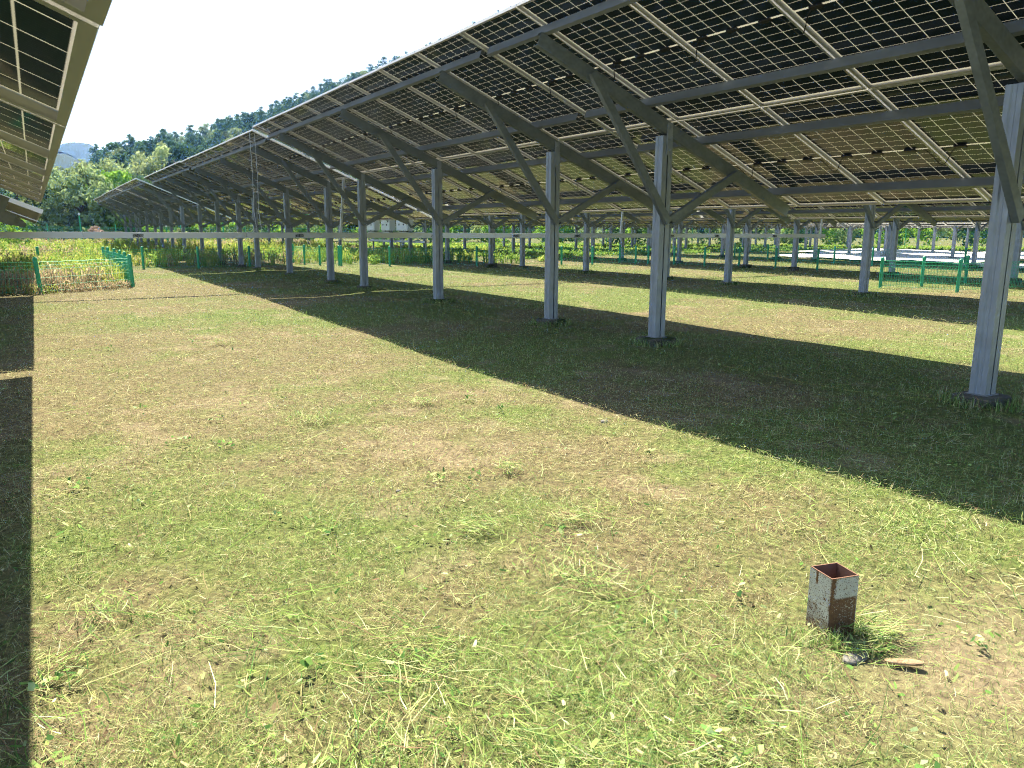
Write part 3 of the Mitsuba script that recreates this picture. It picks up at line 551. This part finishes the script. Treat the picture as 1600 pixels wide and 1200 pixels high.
# hillside forest: copies of six conifers and round trees, one mass
for k in range(6):
    con = k < 4; g = np.random.default_rng(50 + k)
    if con:
        ms = []
        for lay in range(5):
            zz = 2.4 + lay * 1.15; rr = (2.3, 2.6, 2.3, 1.8, 1.0)[lay]
            ms.append(leaves((rr * .25 * math.sin(lay * 2.4 + k), rr * .25 * math.cos(lay * 2.4 + k), zz), (rr, rr, 1.0), 120, .28, PINE if k % 2 else DARK, 60 + k * 10 + lay, clumps=8, flat=.6, shell=.5, spread=.5, tints=(.85, 1.12)))
    else: ms = [leaves((0, 0, 4.2), (2.6, 2.6, 3.0), 520, .30, BROAD if k == 4 else PALE, 90 + k, clumps=22)]
    v, f, c = cat(*ms)
    scene['forest_tree_%s' % 'abcdef'[k]] = {'type': 'shapegroup', 'crown': mikit.ply((v, f), 'mat_leaf', color=c)}
n_f = 0; g = np.random.default_rng(77)
labels['hillside_forest'] = {'kind': 'stuff', 'label': 'dense mixed pine forest covering the hillside', 'category': 'forest'}
for _ in range(2600):
    a_ = g.uniform(-3, 34); d_ = 118 * (345 / 118) ** g.random(); xx, yy = deg(a_, d_)
    if yy < 116 or (a_ < 3.2 and d_ > 150): continue
    z = float(hz(np.array([xx]), np.array([yy]))[0]); s = g.uniform(.6, .95); n_f += 1
    if a_ < 3.6: s *= .6
    scene['hillside_forest__%03d' % n_f] = {'type': 'instance', 'to_world': T().translate([xx, yy, z - .6]).rotate([0, 0, 1], g.uniform(0, 360)).scale([s, s, s * g.uniform(.9, 1.15)]),
        'group': {'type': 'ref', 'id': 'forest_tree_%s' % 'abcdef'[int(g.choice(6, p=[.22, .22, .2, .16, .12, .08]))]}}

# ------------------------------------------------------------------ weeds and brush
W_Y = np.array([[.38, .44, .10], [.31, .40, .08], [.46, .46, .14], [.24, .34, .07]])
W_B = np.array([[.36, .28, .19], [.46, .38, .26], [.26, .20, .14], [.48, .43, .27]])
W_G = np.array([[.22, .37, .07], [.17, .30, .06], [.28, .41, .10], [.12, .22, .05]])
def weeds(n, poly, h0, h1, pals, probs, wid, seed, per=9, patch=.35):
    from shapely.geometry import Polygon, Point
    import shapely
    g = np.random.default_rng(seed); pg = Polygon(poly); x0, y0, x1, y1 = pg.bounds
    x = g.uniform(x0, x1, n * 3); y = g.uniform(y0, y1, n * 3); m = shapely.contains_xy(pg, x, y); x, y = x[m][:n], y[m][:n]; n = len(x)
    fld = meshkit.fbm(np.c_[x * patch, y * patch, 0 * x], 3, seed); th = np.quantile(fld, np.cumsum(probs)[:-1]); cls = np.searchsorted(th, fld + g.normal(size=n) * .035)
    ph = g.uniform(h0, h1, n) * (.75 + .5 * meshkit.noise(np.c_[x * .9, y * .9, 0 * x], seed + 1))
    X = np.repeat(x, per) + g.normal(size=n * per) * .05; Yv = np.repeat(y, per) + g.normal(size=n * per) * .05; H = np.repeat(ph, per) * g.uniform(.45, 1.1, n * per)
    pal = np.stack([np.asarray(p)[:4] for p in pals]); col = pal[np.repeat(cls, per), g.integers(0, 4, n * per)] * g.uniform(.75, 1.2, (n * per, 1))
    b1 = blades(X, Yv, H, g.uniform(.6, 1.5, n * per) * wid, g.uniform(0, 6.28, n * per), g.uniform(.02, .5, n * per), g.uniform(.1, 1.1, n * per), col, tipk=.85)
    # leaves along the stems
    m2 = n * per; q = g.uniform(.3, 1.0, m2); ang = g.uniform(0, 6.28, m2)
    z = gz(X, Yv) + H * q * .8
    b2 = blades(X + np.cos(ang) * .05, Yv + np.sin(ang) * .05, g.uniform(.08, .2, m2) * (wid / .02) ** .5, g.uniform(1.2, 2.6, m2) * wid, ang, g.uniform(.5, 1.3, m2), g.uniform(.2, .8, m2), col * 1.05, z0=z, tipk=1.0)
    return cat(b1, b2)
def weedstuff(key, label, ctg, *a, **k):
    v, f, c = weeds(*a, **k); stuff(key, mikit.ply((v, f), 'mat_leaf', color=np.clip(c, 0, .8)), label, ctg)
weedstuff('weed_bed', 'tall yellow-green and brown weeds inside the left fence', 'weeds', 1500, [(-4.5, 18.15), (.0, 18.5), (1.7, 20.0), (1.75, 27.8), (-4.5, 27.9)], .30, .75, [W_B, W_Y, W_G], [.30, .42, .28], .016, 1)
weedstuff('weed_edge', 'dry brown weeds along the front of the left fence', 'weeds', 260, [(-4, 17.9), (.0, 18.1), (1.8, 19.6), (1.8, 20.3), (0, 18.9), (-4, 18.6)], .10, .30, [W_B, W_B, W_Y], [.4, .4, .2], .010, 2)
weedstuff('weed_field', 'tall dry and green weeds behind the fences', 'weeds', 4000, [(-12, 28.6), (9, 29.2), (12, 28), (17, 27), (16, 40), (20, 68), (-12, 72)], .3, .85, [W_B, W_Y, W_G, W_Y], [.27, .28, .27, .18], .026, 3, patch=.16)
weedstuff('grass_field', 'long bright green grass between the far rows', 'grass', 3600, [(18, 27), (24, 33), (36, 34), (53, 37), (56, 24), (80, 26), (52, 60), (22, 68)], .08, .24, [W_G, W_Y, W_G], [.45, .2, .35], .035, 4, patch=.12)
g = np.random.default_rng(5); ms = []
line = np.array([(-22, 80), (0, 82), (20, 80), (34, 73), (48, 65), (62, 54), (74, 42), (86, 26)], float)
seg = np.r_[0, np.cumsum(np.linalg.norm(np.diff(line, axis=0), axis=1))]
for k in range(95):
    s_ = seg[-1] * (k + g.random()) / 95; x = np.interp(s_, seg, line[:, 0]) + g.normal() * 1.2; y = np.interp(s_, seg, line[:, 1]) + g.normal() * 1.2
    h_ = g.uniform(1.2, 2.2) if x < 14 else g.uniform(2.4, 4.6); r_ = g.uniform(1.5, 2.6)
    ms.append(leaves((x, y, h_ * .45), (r_, r_, h_ * .62), 420, .19, [BRIGHT, BROAD, BRIGHT, PALE, DARK][int(g.integers(0, 5))], 700 + k, clumps=16, shell=.3))
v, f, c = cat(*ms); stuff('brush_bank', mikit.ply((v, f), 'mat_leaf', color=c), 'bank of bright green brush along the far field edge', 'brush')
for i, (x, y, h_, r_, col, lb) in enumerate([(-.9, 56, 1.6, 1.1, BRIGHT, 'bright green bushy shrub at the far left below the cable tray'), (8.8, 58, 1.5, 1.0, PALE, 'pale green shrub beyond the far end of the long row'), (4.4, 70, 1.6, 1.6, [[.30, .22, .2], [.36, .27, .24], [.26, .2, .16]], 'pinkish brown dry bush at the foot of the dark trees')]):
    key = thing('shrub', lb, 'shrub'); v, f, c = leaves((x, y, h_ * .5), (r_, r_, h_ * .5), 900, .09, col, 800 + i, clumps=14, shell=.3)
    part(key + '__foliage', mikit.ply((v, f), 'mat_leaf', color=c)); part(key + '__stem', mikit.ply(trunk(x, y, 0, h_ * .8, .03, 810 + i), 'mat_bark'))

# ------------------------------------------------------------------ summer haze
scene['air'] = {'type': 'homogeneous', 'albedo': {'type': 'rgb', 'value': [.94, .95, .96]}, 'sigma_t': {'type': 'rgb', 'value': [.00004, .00010, .00029]}, 'phase': {'type': 'hg', 'g': .5}}
scene['haze'] = {'type': 'cube', 'bsdf': {'type': 'null'}, 'interior': {'type': 'ref', 'id': 'air'}, 'to_world': T().translate([0, 0, 78]).scale([4200, 4200, 84])}
labels['haze'] = {'kind': 'stuff', 'label': 'thin blue summer haze', 'category': 'haze'}
scene['camera']['medium'] = {'type': 'ref', 'id': 'air'}
